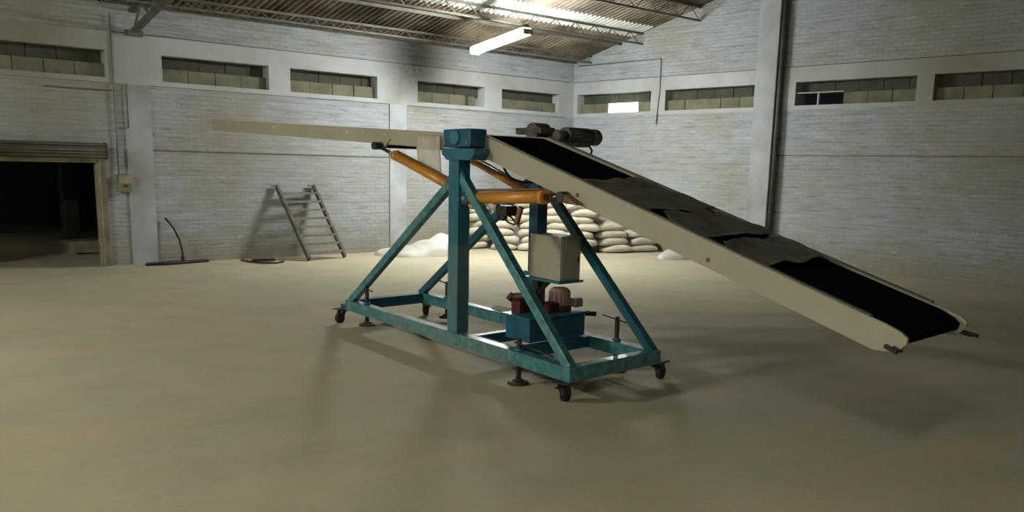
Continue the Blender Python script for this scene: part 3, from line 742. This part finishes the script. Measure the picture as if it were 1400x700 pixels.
#  front contact point, layers, name of the column
cols = [((11.95, 14.24), 7, 'leftmost column of the corner pile'),
        ((12.245, 13.73), 7, 'column left of the far blue post'),
        ((12.582, 13.32), 7, 'column directly behind the far blue post'),
        ((12.90, 12.90), 7, 'column just right of the far blue post'),
        ((13.19, 12.46), 7, 'tall column behind the right far brace')]
for ci, ((x, y), n_, nm) in enumerate(cols):
    for k in range(n_):
        j = random.uniform(-.05, .05); off = (.10 if k % 2 else -.06)
        p = V((x, y, 0))+back*(.20+random.uniform(-.03, .02)+.015*k)+right*(off*.5+j)
        rot = ang+random.uniform(-.06, .06)
        if ci == 0: p.y = YW-.23; rot = random.uniform(-.03, .03)
        place_sack(p.x, p.y, .075+HS*k, rot, '%s white sack up in the %s' % (ordn[k], nm), 'white sacks piled in the corner', sc=(.88, .92, 1.0))
cols2 = [((13.862, 12.217), 4, 'front column of the lower pile beneath the belt'),
         ((14.52, 12.05), 3, 'rightmost column by the right wall')]
for ci, ((x, y), n_, nm) in enumerate(cols2):
    for k in range(n_):
        p = V((x, y, 0))+back*(.16+.02*k)+right*random.uniform(-.05, .03)
        p = p-right*.03*k
        place_sack(p.x, p.y, .075+HS*k, ang+.42+random.uniform(-.08, .08), '%s white sack up in the %s' % (ordn[k], nm), 'white sacks piled in the corner', sc=(1.08, .95, 1.0))
for (x, y, k0, nm, k1) in ((13.80, 12.86, 0, 'column behind the lower pile front column', 6), (14.42, 12.80, 0, 'column behind the rightmost sack column', 4)):
    for k in range(k0, k1):
        place_sack(x+random.uniform(-.03, .03), y+random.uniform(-.03, .03), .075+HS*k, ang+.3+random.uniform(-.1, .1), '%s white sack up in the %s' % (ordn[k], nm), 'white sacks piled in the corner', sc=(.92, .95, 1))
# heap of white sheeting and a flat sack
def heap(name, cx, cy, lx, ly, h, rot, seed, label, cat, mat, prof=None):
    b = MB(); nx, ny = 56, 36; vs = []; R_ = Matrix.Rotation(rot, 3, 'Z')
    for i in range(nx+1):
        for j in range(ny+1):
            a = -1+2*i/nx; c = -1+2*j/ny
            # map the square to a disc
            X = a*math.sqrt(1-c*c/2); Y = c*math.sqrt(1-a*a/2); r = min(1, math.hypot(X, Y))
            rr = 1+.10*noise.noise(V((X*2+seed, Y*2, 0)))
            pz = (1-r**3.0)**.6*(prof(X, Y) if prof else 1)
            z = h*pz*(1+.25*noise.noise(V((X*2.2, Y*2.2, seed))))+.10*h*pz*noise.noise(V((X*5, Y*4, seed)))
            p = R_ @ V((X*lx/2*rr, Y*ly/2*rr, 0)); vs.append((cx+p.x, cy+p.y, max(.004, z+.004)))
    b.add(vs, [(i*(ny+1)+j, (i+1)*(ny+1)+j, (i+1)*(ny+1)+j+1, i*(ny+1)+j+1) for i in range(nx) for j in range(ny)], True)
    o = b.build(name, mat, origin=(cx, cy, 0)); return tag(o, label, cat)
heap('plastic_sheet', 10.28, 13.80, 1.75, .95, .36, -.35, 2.2, 'crumpled heap of white plastic sheeting on the floor right of the ladder', 'plastic sheet', M['sheet'],
     lambda X, Y: .42+.62*max(0, min(1, (X+.25)*1.4)))
heap('flat_sack', 14.12, 10.85, .95, .60, .16, -.2, 5.5, 'flat empty white sack lying alone on the floor right of the sack pile', 'sack', M['sheet'])

# ------------------------------------------------------------------ world, camera
w = bpy.data.worlds.new('night'); scene.world = w; w.use_nodes = True
w.node_tree.nodes['Background'].inputs[0].default_value = (.01, .011, .014, 1)
w.node_tree.nodes['Background'].inputs[1].default_value = .5
cam = bpy.data.cameras.new('camera'); co = bpy.data.objects.new('camera', cam); col.objects.link(co)
R_ = Matrix(((.7417236, .1138702, -.6609687), (-.6703459, .1581329, -.7250037), (.0219645, .9808300, .1936233)))
co.matrix_world = Matrix.Translation(V((0, 0, 1.6*S))) @ R_.to_4x4()
cam.sensor_fit = 'HORIZONTAL'; cam.sensor_width = 36; cam.lens = 1265.398/1400*36; cam.shift_y = 130/1400
cam.clip_start = .05; cam.clip_end = 200
scene.camera = co
scene.view_settings.view_transform = 'Standard'; scene.view_settings.look = 'None'
scene.view_settings.exposure = 0; scene.view_settings.gamma = 1; scene.view_settings.use_curve_mapping = False
